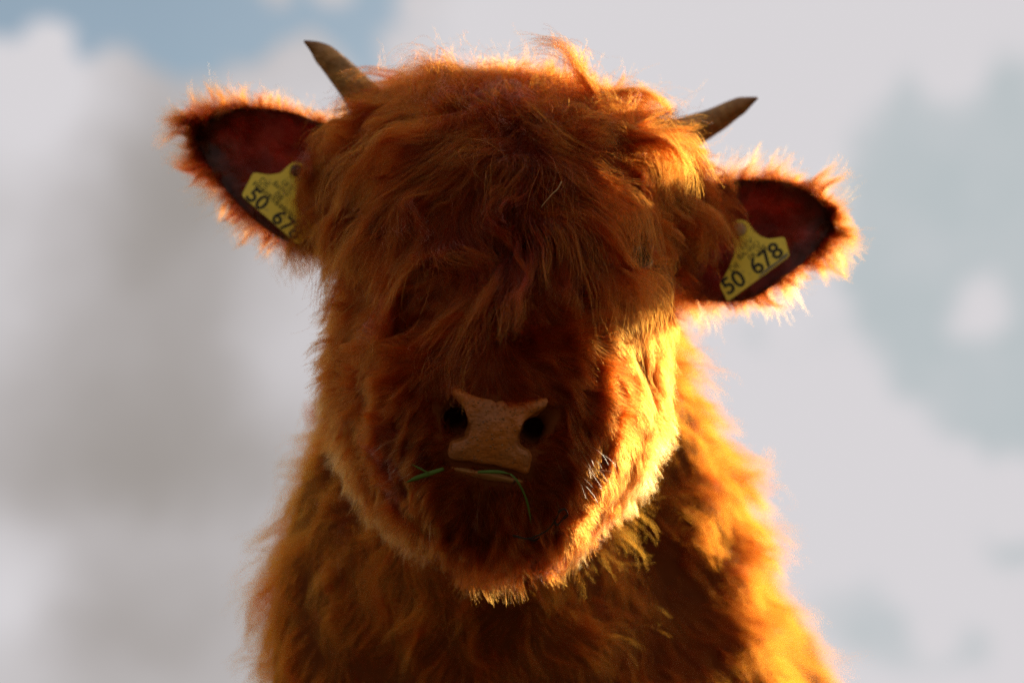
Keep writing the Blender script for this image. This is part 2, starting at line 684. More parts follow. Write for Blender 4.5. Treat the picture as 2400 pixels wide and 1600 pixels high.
def surface_nets(vals, org, h):
    nx, ny, nz = vals.shape
    ins = vals < 0
    cnt = np.zeros((nx - 1, ny - 1, nz - 1), np.int8)
    off = [(i, j, k) for i in (0, 1) for j in (0, 1) for k in (0, 1)]
    for i, j, k in off:
        cnt += ins[i:nx - 1 + i, j:ny - 1 + j, k:nz - 1 + k]
    idx = np.argwhere((cnt > 0) & (cnt < 8))
    ids = -np.ones(cnt.shape, np.int64)
    ids[tuple(idx.T)] = np.arange(len(idx))
    cv = np.stack([vals[idx[:, 0] + i, idx[:, 1] + j, idx[:, 2] + k] for i, j, k in off], 1)
    acc = np.zeros((len(idx), 3))
    num = np.zeros(len(idx))
    for a in range(8):
        for b in range(a + 1, 8):
            da = np.array(off[b]) - np.array(off[a])
            if np.abs(da).sum() != 1:
                continue
            va, vb = cv[:, a], cv[:, b]
            m = (va < 0) != (vb < 0)
            t = np.where(m, va / np.where(m, va - vb, 1), 0)
            acc += np.where(m[:, None], np.array(off[a]) + t[:, None] * da, 0)
            num += m
    verts = org + (idx + acc / num[:, None]) * h
    faces = []
    for ax in range(3):
        u, w = (ax + 1) % 3, (ax + 2) % 3
        sl0 = [slice(None)] * 3
        sl1 = [slice(None)] * 3
        sl0[ax] = slice(0, -1)
        sl1[ax] = slice(1, None)
        e = ins[tuple(sl0)] != ins[tuple(sl1)]
        q = np.argwhere(e)
        q = q[(q[:, u] > 0) & (q[:, w] > 0) & (q[:, u] < vals.shape[u] - 1) & (q[:, w] < vals.shape[w] - 1)]
        du = np.zeros(3, int); du[u] = 1
        dw = np.zeros(3, int); dw[w] = 1
        c = [ids[tuple((q - s).T)] for s in (du * 0, du, du + dw, dw)]
        f = np.stack(c, 1)
        flip = ~ins[tuple(q.T)]
        f[flip] = f[flip][:, ::-1]
        faces.append(f)
    return verts, np.vstack(faces)


def mesh_prims(prims, carve, h, pad=0.03):
    lo, hi = np.full(3, 9e9), np.full(3, -9e9)
    boxes = []
    for pr in prims:
        if pr[0] == 'e':
            r = pr[2].max()
            a, b = pr[1] - r, pr[1] + r
        else:
            r = max(pr[3], pr[4])
            a, b = np.minimum(pr[1], pr[2]) - r, np.maximum(pr[1], pr[2]) + r
        boxes.append((a - 0.09, b + 0.09))
        lo, hi = np.minimum(lo, a), np.maximum(hi, b)
    lo -= pad; hi += pad
    n = np.ceil((hi - lo) / h).astype(int) + 1
    ax = [lo[i] + h * np.arange(n[i]) for i in range(3)]
    v = np.full(n, 1.0)
    for pr, (a, b) in list(zip(prims, boxes)):
        s = [slice(max(0, int((a[i] - lo[i]) / h)), min(n[i], int((b[i] - lo[i]) / h) + 2)) for i in range(3)]
        pts = np.stack(np.meshgrid(*[ax[i][s[i]] for i in range(3)], indexing='ij'), -1)
        v[tuple(s)] = smin(v[tuple(s)], prim(pr, pts), pr[-1])
    for pr in carve or []:
        r = max(pr[3], pr[4]) + 0.02
        a, b = np.minimum(pr[1], pr[2]) - r, np.maximum(pr[1], pr[2]) + r
        s = [slice(max(0, int((a[i] - lo[i]) / h)), min(n[i], int((b[i] - lo[i]) / h) + 2)) for i in range(3)]
        pts = np.stack(np.meshgrid(*[ax[i][s[i]] for i in range(3)], indexing='ij'), -1)
        v[tuple(s)] = -smin(-v[tuple(s)], prim(pr, pts), pr[-1])
    return surface_nets(v, lo, h)


# ------------------------------------------------------------------ the calf
calf = empty('calf', (0.10, 2.95, 0.0))
tag(calf, 'shaggy russet highland calf with short horns and two yellow ear tags', 'calf')
BV, BF = mesh_prims(HEAD + BODY + LEGS + TAIL, CARVE, 0.0075)
body = mesh_obj('body', BV, BF, M['skin'], calf)

# normals, areas and centres of the triangles the fur grows from
TRI = np.vstack([BF[:, [0, 1, 2]], BF[:, [0, 2, 3]]])
TA, TB, TC = BV[TRI[:, 0]], BV[TRI[:, 1]], BV[TRI[:, 2]]
TN = np.cross(TB - TA, TC - TA)
TAREA = np.linalg.norm(TN, axis=1) * 0.5
TN = unit(TN)
TCEN = (TA + TB + TC) / 3
HV = field(HEAD, TCEN)
OV = field(BODY + LEGS + TAIL, TCEN)
IS_HEAD = HV < OV


def sample(weight, n, r):
    w = TAREA * weight
    i = r.choice(len(w), n, p=w / w.sum())
    u, v = r.random(n), r.random(n)
    m = u + v > 1
    u[m], v[m] = 1 - u[m], 1 - v[m]
    return TA[i] + (TB[i] - TA[i]) * u[:, None] + (TC[i] - TA[i]) * v[:, None], i


class Waves:
    """smooth random vector field, coherent in space: it makes neighbouring hairs bend together"""
    def __init__(self, wl, r, n=18):
        k = unit(r.normal(size=(n, 3))) * (2 * math.pi / (wl * r.uniform(0.6, 1.6, (n, 1))))
        self.k, self.p = k.T, r.uniform(0, 6.28, n)
        self.a = r.normal(size=(n, 3)) / math.sqrt(n) * 1.4

    def __call__(self, x):
        return np.sin(x @ self.k + self.p) @ self.a


def grow(root, nrm, comb, L, lift, K=9, wave=0.3, wl=0.05, fine=0.12, grav=0.10, bend=0.35, clump=0.6, csize=40,
         keep=None, sink=0.004, seed=1, curl=0.0, gap=0.004, clump_pow=1.1, cling=None, frizz=0.4):
    """strands as an (n, K, 3) array"""
    r = np.random.default_rng(seed)
    n = len(root)
    nrm = unit(nrm)
    comb = unit(comb - nrm * (comb * nrm).sum(1, keepdims=True))
    lift = np.broadcast_to(lift, n)[:, None]
    L = np.broadcast_to(L, n)
    w1, w2 = Waves(wl, r), Waves(wl * 0.35, r)
    jit = r.normal(size=(n, 3))
    d = unit(comb * (1 - lift) + nrm * lift + 0.10 * jit)
    tgt = unit(comb * (1 - lift * 0.75) + nrm * lift * 0.75)
    pts = np.zeros((n, K, 3))
    x = root - nrm * np.minimum(sink, 0.12 * L)[:, None]
    pts[:, 0] = x
    seg = (L / (K - 1))[:, None]
    G_ = np.array([0, 0, -1.0])
    ph = r.uniform(0, 6.28, n)
    lay = r.random(n)
    fr = r.uniform(0.7, 1.5, n)
    side = unit(np.cross(comb, nrm))
    for k in range(1, K):
        t = k / (K - 1)
        d = d + bend * (tgt - d) * 0.5 + grav * t * G_ + wave * (0.5 + t) * w1(x) * 0.5 + wave * frizz * w2(x)
        d = d + fine * r.normal(size=(n, 3)) * 0.5
        if curl > 0:
            a = ph + fr * k * 1.25
            d = d + curl * (np.cos(a)[:, None] * side + np.sin(a)[:, None] * nrm)
        d = unit(d)
        x = x + d * seg
        if keep is not None:
            s = keep(x)
            lo = gap * (0.25 + t) * (0.4 + 1.2 * lay)
            if cling is not None:
                hi = cling * (0.6 + 0.8 * lay)
                up = np.where(s > hi)[0]
                if len(up):
                    gr = grad(keep, x[up])
                    x[up] -= ((s[up] - hi[up]) * 0.45)[:, None] * gr
                    dn = (d[up] * gr).sum(1, keepdims=True)
                    d[up] = unit(d[up] - 0.6 * gr * np.maximum(dn, 0))
                    s = keep(x)
            bad = np.where(s < lo)[0]
            if len(bad):
                gr = grad(keep, x[bad])
                x[bad] += (lo[bad] - s[bad])[:, None] * gr
                dn = (d[bad] * gr).sum(1, keepdims=True)
                d[bad] = unit(d[bad] - gr * np.minimum(dn, 0))
        pts[:, k] = x
    if clump > 0:
        nc = max(2, n // csize)
        gi = r.choice(n, nc, replace=False)
        kd = kdtree.KDTree(nc)
        for j, q in enumerate(root[gi]):
            kd.insert(q, j)
        kd.balance()
        own = np.array([gi[kd.find(q)[1]] for q in root])
        amt = clump * r.uniform(0.25, 1.0, n) ** 0.7
        amt[r.random(n) < 0.08] *= 0.15
        lr = np.minimum(1.0, L / np.maximum(L[own], 1e-6))
        tt = np.linspace(0, 1, K)
        for k in range(1, K):
            f = amt * tt[k] ** clump_pow
            # the guide at the same arc length
            gk = np.clip(tt[k] * lr * (K - 1), 0, K - 1.001)
            i0 = gk.astype(int)
            fr_ = (gk - i0)[:, None]
            gp = pts[own, i0] * (1 - fr_) + pts[own, i0 + 1] * fr_
            pts[:, k] += f[:, None] * (gp - pts[:, k]) if k else 0
    return pts


def curves(name, pts, r0, r1, mat, parent, seed=0):
    n, K, _ = pts.shape
    cu = bpy.data.hair_curves.new(name)
    cu.add_curves([K] * n)
    cu.attributes['position'].data.foreach_set('vector', np.ascontiguousarray(pts, np.float32).ravel())
    a = cu.attributes.get('radius') or cu.attributes.new('radius', 'FLOAT', 'POINT')
    rr = np.random.default_rng(seed).uniform(0.7, 1.25, (n, 1)) * (r0 + (r1 - r0) * np.linspace(0, 1, K)[None] ** 1.3)
    a.data.foreach_set('value', np.ascontiguousarray(rr, np.float32).ravel())
    cu.materials.append(mat)
    o = bpy.data.objects.new(name, cu)
    COL.objects.link(o)
    o['kind'] = 'stuff'
    return adopt(o, parent)


def interp(ctrl, px, py, s=130.0):
    """blend control rows (px, py, values...) by distance in the photo"""
    c = np.asarray(ctrl, float)
    w = np.exp(-((px[:, None] - c[:, 0]) ** 2 + (py[:, None] - c[:, 1]) ** 2) / (2 * s * s)) + 1e-7 / (
        1 + ((px[:, None] - c[:, 0]) ** 2 + (py[:, None] - c[:, 1]) ** 2))
    w /= w.sum(1, keepdims=True)
    return w @ c[:, 2:]


def poly_dist(poly, x, y):
    """signed distance (negative inside) to a polygon in the plane"""
    poly = np.asarray(poly, float)
    best = np.full(x.shape, 1e18)
    inside = np.zeros(x.shape, bool)
    n = len(poly)
    for i in range(n):
        ax, ay = poly[i]
        bx, by = poly[(i + 1) % n]
        ex, ey = bx - ax, by - ay
        t = np.clip(((x - ax) * ex + (y - ay) * ey) / (ex * ex + ey * ey), 0, 1)
        best = np.minimum(best, (x - ax - t * ex) ** 2 + (y - ay - t * ey) ** 2)
        c = ((ay > y) != (by > y)) & (x < ex * (y - ay) / (ey if abs(ey) > 1e-9 else 1e-9) + ax)
        inside ^= c
    d = np.sqrt(best)
    return np.where(inside, -d, d)


NOSE = [(1056, 902), (1072, 906), (1090, 914), (1125, 927), (1164, 933), (1205, 937), (1238, 936), (1264, 931), (1284, 928),
        (1290, 940), (1282, 958), (1258, 980), (1235, 998), (1219, 1018), (1222, 1036), (1242, 1050), (1249, 1072), (1242, 1112), (1230, 1118),
        (1200, 1109), (1156, 1098), (1099, 1089), (1062, 1085), (1050, 1078), (1047, 1058), (1054, 1032), (1083, 1014), (1094, 996), (1093, 978),
        (1082, 955), (1068, 938), (1056, 922), (1054, 911)]
LIP = [(1040, 1090), (1060, 1090), (1099, 1094), (1156, 1103), (1200, 1114), (1244, 1128), (1225, 1133), (1190, 1133), (1150, 1127),
       (1110, 1118), (1070, 1106)]
NOSTRIL = [(1012, 922), (1040, 922), (1092, 970), (1096, 1000), (1080, 1016), (1050, 1008), (1030, 970)]
NOSTRIL2 = [(1216, 1020), (1225, 1000), (1288, 948), (1312, 952), (1294, 1003), (1262, 1034), (1232, 1040)]


def inlay(name, poly, out, thick, h, mat, bulge=0.0, relief=None):
    """a fine solid lying on the head surface within a traced outline (nose leather, lip)"""
    x0, y0 = np.min(poly, 0) - 12
    x1, y1 = np.max(poly, 0) + 12
    cs = [P(x, y, d) for x in (x0, x1) for y in (y0, y1) for d in (-0.012, 0.075)]
    lo, hi = np.min(cs, 0), np.max(cs, 0)
    n = np.ceil((hi - lo) / h).astype(int) + 1
    pts = np.stack(np.meshgrid(*[lo[i] + h * np.arange(n[i]) for i in range(3)], indexing='ij'), -1).reshape(-1, 3)

    def f(p):
        px, py, d = proj(p)
        pd = poly_dist(poly, px, py) * (D0 / FPX)
        s = field(HEAD, p, CARVE)
        rise = bulge * np.sqrt(np.clip(-pd / 0.016, 0, 1))
        if relief:
            for qx, qy, sx, sy, amp in relief:
                rise = rise + amp * np.exp(-((px - qx) / sx) ** 2 - ((py - qy) / sy) ** 2)
        s2 = s - out - rise
        v = -smin(-s2, -pd, 0.006)
        return np.maximum(np.maximum(v, -(s + thick)), d - 0.07)
    v = f(pts).reshape(n)
    V, Fc = surface_nets(v, lo, h)
    return mesh_obj(name, V, Fc, mat, calf)


nose = inlay('nose', NOSE, 0.0000, 0.010, 0.0013, M['nose'], 0.0030,
             [(1074, 926, 22, 20, .0028), (1096, 980, 10, 30, .0042), (1262, 948, 26, 18, .0028), (1217, 1008, 11, 26, .0042),
              (1160, 1005, 36, 50, .0040), (1066, 1056, 22, 22, .0024), (1232, 1074, 22, 22, .0024), (1162, 950, 9, 46, -.0022)])
nose['label'] = 'bare tan nose leather speckled with pores'
lip = inlay('lower_lip', LIP, 0.0020, 0.006, 0.0014, M['lip'], 0.002)

# ---------------------------------------------------------------- horns
def horn(pts, radii):
    path = spline([P(*p) for p in pts], 26)
    r = np.interp(np.linspace(0, 1, 26), np.linspace(0, 1, len(radii)), radii)
    V, Fc = tube(path, r, 18)
    o = mesh_obj('horn', V, Fc, M['horn'], calf)
    a = o.data.attributes.new('tipness', 'FLOAT', 'POINT')
    t = np.repeat(np.linspace(0, 1, 26), 18)
    a.data.foreach_set('value', np.clip((t - 0.80) / 0.2, 0, 1).astype(np.float32))
    a = o.data.attributes.new('along', 'FLOAT', 'POINT')
    a.data.foreach_set('value', t.astype(np.float32))
    return o


horn([(985, 380, .33), (905, 290, .325), (838, 212, .32), (780, 148, .31), (742, 114, .305), (722, 102, .30), (713, 97, .298)],
     [.028, .0265, .0235, .0190, .0160, .0135, .0105, .0010])
horn([(1480, 365, .40), (1580, 325, .385), (1670, 285, .365), (1718, 257, .35), (1750, 241, .338), (1768, 233, .332), (1776, 230, .33)],
     [.028, .0255, .0205, .0165, .0135, .0110, .0085, .0010])

# ---------------------------------------------------------------- eyes
for ex, ey in ((905, 520), (1488, 592)):
    d = muzzle_surf(ex, ey)
    bm = bmesh.new()
    bmesh.ops.create_uvsphere(bm, u_segments=24, v_segments=16, radius=0.019)
    bmesh.ops.translate(bm, verts=bm.verts, vec=Vector(P(ex, ey, d + 0.006)))
    me = bpy.data.meshes.new('eye')
    bm.to_mesh(me); bm.free()
    me.polygons.foreach_set('use_smooth', [True] * len(me.polygons))
    me.materials.append(M['eye'])
    o = bpy.data.objects.new('eye', me)
    COL.objects.link(o)
    adopt(o, calf)

# ---------------------------------------------------------------- ears
def ear(top, bot, d_base, d_tip, cup, seed):
    ns, nt = 34, 22
    T, Bt = spline(np.array(top, float), ns), spline(np.array(bot, float), ns)
    V = []
    fr, bk = np.zeros((ns, nt, 3)), np.zeros((ns, nt, 3))
    for i in range(ns):
        s = i / (ns - 1)
        for j in range(nt):
            t = j / (nt - 1)
            q = T[i] * (1 - t) + Bt[i] * t
            c = 1 - (2 * t - 1) ** 2
            d = d_base + (d_tip - d_base) * s + cup * c * (1 - s * s * 0.85)
            fr[i, j] = P(q[0], q[1], d)
            th = 0.0015 + 0.004 * c * (1 - s)
            bk[i, j] = P(q[0], q[1], d + th)
    nv = ns * nt
    V = np.vstack([fr.reshape(-1, 3), bk.reshape(-1, 3)])
    Fc = []
    I = lambda i, j, b=0: b * nv + i * nt + j
    for i in range(ns - 1):
        for j in range(nt - 1):
            Fc.append((I(i, j), I(i, j + 1), I(i + 1, j + 1), I(i + 1, j)))
            Fc.append((I(i, j, 1), I(i + 1, j, 1), I(i + 1, j + 1, 1), I(i, j + 1, 1)))
    for i in range(ns - 1):
        Fc.append((I(i, 0), I(i + 1, 0), I(i + 1, 0, 1), I(i, 0, 1)))
        Fc.append((I(i, nt - 1), I(i, nt - 1, 1), I(i + 1, nt - 1, 1), I(i + 1, nt - 1)))
    for j in range(nt - 1):
        Fc.append((I(0, j), I(0, j, 1), I(0, j + 1, 1), I(0, j + 1)))
        Fc.append((I(ns - 1, j), I(ns - 1, j + 1), I(ns - 1, j + 1, 1), I(ns - 1, j, 1)))
    o = mesh_obj('ear', V, Fc, M['ear'], calf)
    r = np.random.default_rng(seed)

    def pick(n, smin_, smax, tw):
        s = r.uniform(smin_, smax, n) * (ns - 1)
        t = tw(n) * (nt - 1)
        i, j = np.minimum(s.astype(int), ns - 2), np.minimum(t.astype(int), nt - 2)
        a, b = (s - i)[:, None], (t - j)[:, None]
        at = lambda gq: (gq[i, j] * (1 - a) + gq[i + 1, j] * a) * (1 - b) + (gq[i, j + 1] * (1 - a) + gq[i + 1, j + 1] * a) * b
        return s / (ns - 1), t / (nt - 1), at
    mid = (T[:, None] * 0.5 + Bt[:, None] * 0.5)[:, 0]
    axis = unit(P(*mid[-1], d_tip) - P(*mid[4], d_base))
    across = unit(P(*Bt[ns // 2], d_base) - P(*T[ns // 2], d_base))
    # coat on the back of the ear, long enough to fringe the outline
    n = 10000
    s, t, at = pick(n, 0.02, 1.0, lambda m: r.beta(0.7, 0.7, m))
    x = at(bk)
    comb = axis * (0.35 + 0.8 * s)[:, None] + across * ((2 * t - 1) * 1.15)[:, None] + r.normal(size=(n, 3)) * 0.10
    L = (0.014 + 0.014 * s) * r.uniform(0.5, 1.45, n) * np.clip(1 + 0.5 * Waves(0.03, r)(x)[:, 0], 0.5, 1.6)
    p1 = grow(x, np.repeat(FW[None], n, 0) + comb * 0.15, comb, L, 0.30, K=8, wave=0.35, wl=0.035, grav=0.05, clump=0.6, csize=16, sink=0, seed=seed)
    # rim
    n = 4500
    s, t, at = pick(n, 0.05, 1.0, lambda m: np.where(r.random(m) < 0.5, r.uniform(0, 0.06, m), r.uniform(0.94, 1.0, m)))
    endm = r.random(n) < 0.30
    s2, t2, at2 = pick(n, 0.93, 1.0, lambda m: r.random(m))
    x = np.where(endm[:, None], at2(bk), at(bk))
    ss, tt = np.where(endm, s2, s), np.where(endm, t2, t)
    comb = axis * (0.30 + 1.0 * ss ** 2)[:, None] + across * ((2 * tt - 1) * 0.9)[:, None] + r.normal(size=(n, 3)) * 0.12 - FW * 0.1
    L = (0.012 + 0.015 * ss) * r.uniform(0.5, 1.5, n) * np.clip(1 + 0.5 * Waves(0.03, r)(x)[:, 0], 0.5, 1.6)
    p2 = grow(x, comb * 0.4 + FW * 0.3, comb, L, 0.12, K=8, wave=0.4, wl=0.03, grav=0.06, clump=0.65, csize=14, sink=0, seed=seed + 1)
    f = curves('ear_fringe', np.vstack([p1, p2]), 0.00011, 0.00004, M['ear_hair'], o, seed)
    # thin short hair inside
    n = 5200
    s, t, at = pick(n, 0.02, 0.97, lambda m: r.random(m))
    x = at(fr)
    comb = axis * 1.0 + across * ((2 * t - 1) * 0.7)[:, None] + r.normal(size=(n, 3)) * 0.2
    p3 = grow(x, np.repeat(-FW[None], n, 0), comb, 0.021 * r.uniform(0.4, 1.4, n) * (0.6 + 1.3 * np.abs(2 * t - 1) ** 3), 0.2, K=6, wave=0.3, clump=0.4, sink=0, seed=seed + 2)
    # short hair of the inner rim, softening the edge of the opening
    n = 3000
    s, t, at = pick(n, 0.10, 1.0, lambda m: np.where(r.random(m) < 0.5, r.beta(1, 9, m), 1 - r.beta(1, 9, m)))
    s2, t2, at2 = pick(n, 0.86, 1.0, lambda m: r.random(m))
    endm = r.random(n) < 0.3
    x = np.where(endm[:, None], at2(fr), at(fr))
    ss, tt = np.where(endm, s2, s), np.where(endm, t2, t)
    comb = axis * (0.3 + 1.0 * ss ** 2)[:, None] + across * ((2 * tt - 1) * 0.9)[:, None] + r.normal(size=(n, 3)) * 0.2
    p4 = grow(x, np.repeat(-FW[None], n, 0), comb, 0.016 * r.uniform(0.5, 1.5, n), 0.35, K=6, wave=0.35, wl=0.03, clump=0.5, csize=12, sink=0, seed=seed + 3)
    curves('inner_rim_hair', p4, 0.00011, 0.00004, M['ear_hair'], o, seed)
    curves('inner_ear_hair', p3, 0.00012, 0.00005, M['dark_hair'], o, seed)
    return o


ear([(900, 330), (835, 310), (755, 288), (666, 259), (564, 253), (502, 270), (470, 312), (466, 328)],
    [(870, 590), (800, 596), (730, 588), (645, 552), (564, 485), (502, 407), (474, 350), (467, 332)], .33, .35, .030, 31)
ear([(1530, 470), (1620, 440), (1700, 428), (1751, 421), (1825, 423), (1892, 447), (1936, 485), (1950, 518)],
    [(1500, 670), (1560, 690), (1622, 702), (1707, 707), (1770, 696), (1862, 632), (1918, 578), (1950, 522)], .32, .335, .030, 47)

# ---------------------------------------------------------------- fur of the head
TPX, TPY, TD = proj(TCEN)
FACING = -(TN @ unit(TCEN - CAM).T.diagonal()) if False else -(TN * unit(TCEN - CAM)).sum(1)

# px, py, dx, dy, length, lift
FACE = [
    (1160, 890, 0.0, 1.0, .020, .30), (1080, 880, -.35, .8, .026, .30), (1250, 890, .35, .8, .026, .30),
    (1160, 800, .05, .5, .030, .30), (1060, 800, -1, .35, .038, .28), (1280, 810, 1, .35, .038, .28),
    (950, 800, -1, .5, .045, .28), (1400, 830, 1, .55, .045, .28), (830, 800, -.8, .9, .034, .30), (1520, 850, .6, 1, .034, .3),
    (1160, 700, .0, .8, .045, .3), (1000, 680, -.7, .8, .045, .3), (1340, 700, .7, .8, .045, .3), (850, 650, -.7, .9, .034, .3),
    (1540, 700, .5, 1, .034, .3), (1180, 560, 0, 1, .034, .3), (1000, 520, -.5, 1, .034, .3), (1380, 560, .5, 1, .034, .3),
    (820, 500, -.4, 1, .034, .3), (1600, 560, .4, 1, .034, .3), (1250, 330, 0, .4, .034, .4), (900, 300, -1, .2, .034, .35),
    (1050, 230, -.5, -.5, .034, .45), (1250, 180, 0, -1, .034, .5), (1450, 240, .7, -.4, .034, .45), (1620, 340, 1, .1, .034, .35),
    (960, 930, -1, .45, .036, .26), (1010, 980, -1, .35, .026, .32), (900, 1020, -1, .6, .038, .28), (800, 980, -.6, 1, .034, .3),
    (1370, 950, .8, .7, .034, .26), (1325, 1010, .9, .5, .026, .32), (1430, 1040, .7, .8, .036, .28), (1510, 1000, .4, 1, .034, .3),
    (1010, 1080, -1, .45, .024, .28), (1300, 1090, 1, .5, .024, .28), (940, 1130, -.8, .9, .034, .26), (1390, 1150, .7, .9, .034, .26),
    (1140, 1150, -.05, 1, .026, .25), (1060, 1170, -.4, 1, .028, .25), (1230, 1175, .3, 1, .028, .25),
    (1150, 1230, 0, 1, .042, .25), (1020, 1250, -.4, 1, .042, .25), (1290, 1250, .4, 1, .042, .25), (1150, 1300, 0, 1, .045, .28),
    (850, 1150, -.5, 1, .034, .3), (1470, 1150, .5, 1, .034, .3), (950, 1300, -.3, 1, .034, .3), (1380, 1300, .4, 1, .045, .3),
]
POLYS = [(NOSE, -5.0), (LIP, -1.0), (NOSTRIL, 0.0), (NOSTRIL2, 0.0)]


def clear_of(x, d):
    """True where no bare skin lies"""
    px, py, dd = proj(x)
    ok = np.ones(len(x), bool)
    for pl, mgn in POLYS:
        ok &= ~((poly_dist(pl, px, py) < mgn) & (dd < 0.09))
    for ex, ey in ((905, 520), (1488, 592)):
        ok &= ((px - ex) ** 2 + (py - ey) ** 2 > 46 ** 2) | (dd > 0.3)
    return ok


def dirs(dx, dy, din=0.0):
    return dx[:, None] * RT - dy[:, None] * UP + np.asarray(din).reshape(-1, 1) * FW


def face_fur():
    r = np.random.default_rng(3)
    w = np.where(IS_HEAD, np.where(FACING > -0.35, 1.0, 0.25), 0.0)
    w = w * np.where((TD < 0.13), 2.2, 1.0) * np.where((TD > 0.13) & (TPY > 700) & (FACING > -0.2), 1.7, 1.0) * np.where(TD < 0.06, 2.0, 1.0)
    n = 140000
    x, i = sample(w, n, r)
    ok = clear_of(x, None)
    x, i = x[ok], i[ok]
    px, py, d = proj(x)
    v = interp(FACE, px, py, 75)
    nn = TN[i]
    comb = dirs(v[:, 0], v[:, 1], 0.25 + 0.5 * (d > .2))
    L = v[:, 2] * r.uniform(0.6, 1.25, len(x))
    near_bare = np.minimum.reduce([poly_dist(pl, px, py) for pl, _ in POLYS])
    L = np.where(d < .09, L * np.clip(0.62 + near_bare / 90.0, 0.5, 1.0), L)
    muz = (d < .125) & (np.hypot((px - 1165) / 330, (py - 1040) / 270) < 1.0)
    L = np.where(muz, L * 0.72, L)
    pts = np.zeros((len(x), 8, 3))
    for msk, cl, cs in ((muz, 0.28, 12), (~muz, 0.48, 22)):
        pts[msk] = grow(x[msk], nn[msk], comb[msk], L[msk], v[msk, 3], K=8, wave=0.22 if cs == 12 else 0.26, wl=0.05, fine=0.05, grav=0.05,
                        clump=cl, csize=cs, seed=11, sink=0.0008)
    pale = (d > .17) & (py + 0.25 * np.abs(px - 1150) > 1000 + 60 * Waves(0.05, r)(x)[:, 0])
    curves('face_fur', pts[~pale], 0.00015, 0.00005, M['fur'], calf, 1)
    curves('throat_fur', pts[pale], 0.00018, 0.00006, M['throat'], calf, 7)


face_fur()


def forelock():
    r = np.random.default_rng(5)
    cx, cy = 1265, 235
    # roots over the poll and forehead
    e = ((TPX - 1215) / 470) ** 2 + ((TPY - 360) / 230) ** 2
    w = np.where(IS_HEAD & (e < 1.0) & (FACING > -0.3), 1.0, 0.0)
    n = 34000
    x, i = sample(w, n, r)
    ok = clear_of(x, None)
    x, i = x[ok], i[ok]
    px, py, d = proj(x)
    dx, dy = (px - cx) / 330, (py - cy) / 330
    rr = np.hypot(dx, dy) + 1e-3
    comb = dirs(dx / rr * 0.85, dy / rr * 0.7 + 0.50, 0.0)
    comb = comb + Waves(0.10, r)(x) * 0.40
    L = 0.124 + 0.034 * np.clip((py - 200) / 300, 0, 1)
    L = L * (1 - 0.30 * np.clip((np.abs(px - 1215) - 130) / 260, 0, 1)) * (1 - 0.30 * np.clip((px - 1330) / 150, 0, 1))
    L = L * np.clip(0.8 + 0.35 * Waves(0.06, r)(x)[:, 0], 0.5, 1.35) * r.uniform(0.7, 1.12, len(x))
    pts = grow(x, TN[i], comb, L, 0.14, K=18, wave=0.30, wl=0.055, fine=0.03, grav=0.16, bend=0.22, clump=0.95, csize=55,
               keep=head_field, seed=21, gap=0.013, clump_pow=0.6, cling=0.044, frizz=0.28)
    keepm = np.ones(len(pts), bool)
    for ex, ey in ((905, 520), (1488, 592)):
        qx, qy, _ = proj(pts.reshape(-1, 3))
        near_eye = (np.hypot((qx - ex) / 34, (qy - ey) / 24) < 1.0).reshape(len(pts), -1).any(1)
        keepm &= ~(near_eye & (r.random(len(pts)) < 0.45))
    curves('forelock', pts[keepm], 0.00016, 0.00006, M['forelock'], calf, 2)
    # loose tousled hair over the crown
    e = ((TPX - 1290) / 330) ** 2 + ((TPY - 220) / 130) ** 2
    w = np.where(IS_HEAD & (e < 1.0), 1.0, 0.0)
    n = 9000
    x, i = sample(w, n, r)
    px, py, d = proj(x)
    comb = dirs((px - 1270) / 300, (py - 260) / 300, 0.0) + Waves(0.07, r)(x) * 0.9
    L = 0.062 * r.uniform(0.6, 1.3, len(x))
    pts = grow(x, TN[i], comb, L, 0.34, K=16, wave=0.75, wl=0.028, fine=0.10, grav=0.05, bend=0.15, clump=0.75, csize=60, seed=22, curl=0.48,
               keep=head_field, gap=0.006)
    curves('crown_curls', pts, 0.00015, 0.00006, M['forelock'], calf, 3)


forelock()


def coat():
    r = np.random.default_rng(8)
    vis = np.where(FACING > -0.25, 1.0, 0.22) * np.where(TPY < 1750, 1.0, 0.35) * np.where(TD > 1.25, 0.5, 1.0)
    w = np.where(IS_HEAD, 0.0, vis)
    n = 85000
    x, i = sample(w, n, r)
    nn = TN[i]
    comb = np.tile(np.array([0.10, 0.35, -1.0]), (len(x), 1)) + Waves(0.14, r)(x) * 0.45
    leg = np.clip((0.42 - x[:, 2]) / 0.15, 0, 1)
    L = (0.062 * (1 - leg) + 0.035 * leg) * r.uniform(0.55, 1.25, len(x)) * np.clip(1 + 0.3 * Waves(0.09, r)(x)[:, 0], 0.6, 1.5)
    L = np.where(x[:, 2] < 0.06, 0.012, L)
    pts = grow(x, nn, comb, L, 0.40, K=9, wave=0.38, wl=0.06, fine=0.06, grav=0.12, clump=0.6, csize=30, seed=33)
    pts[..., 2] = np.maximum(pts[..., 2], 0.004)
    qx, qy, qd = proj(x)
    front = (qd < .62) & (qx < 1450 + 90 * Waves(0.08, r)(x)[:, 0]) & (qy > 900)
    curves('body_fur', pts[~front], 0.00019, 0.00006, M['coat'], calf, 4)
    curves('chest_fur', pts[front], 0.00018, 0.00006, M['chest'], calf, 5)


coat()


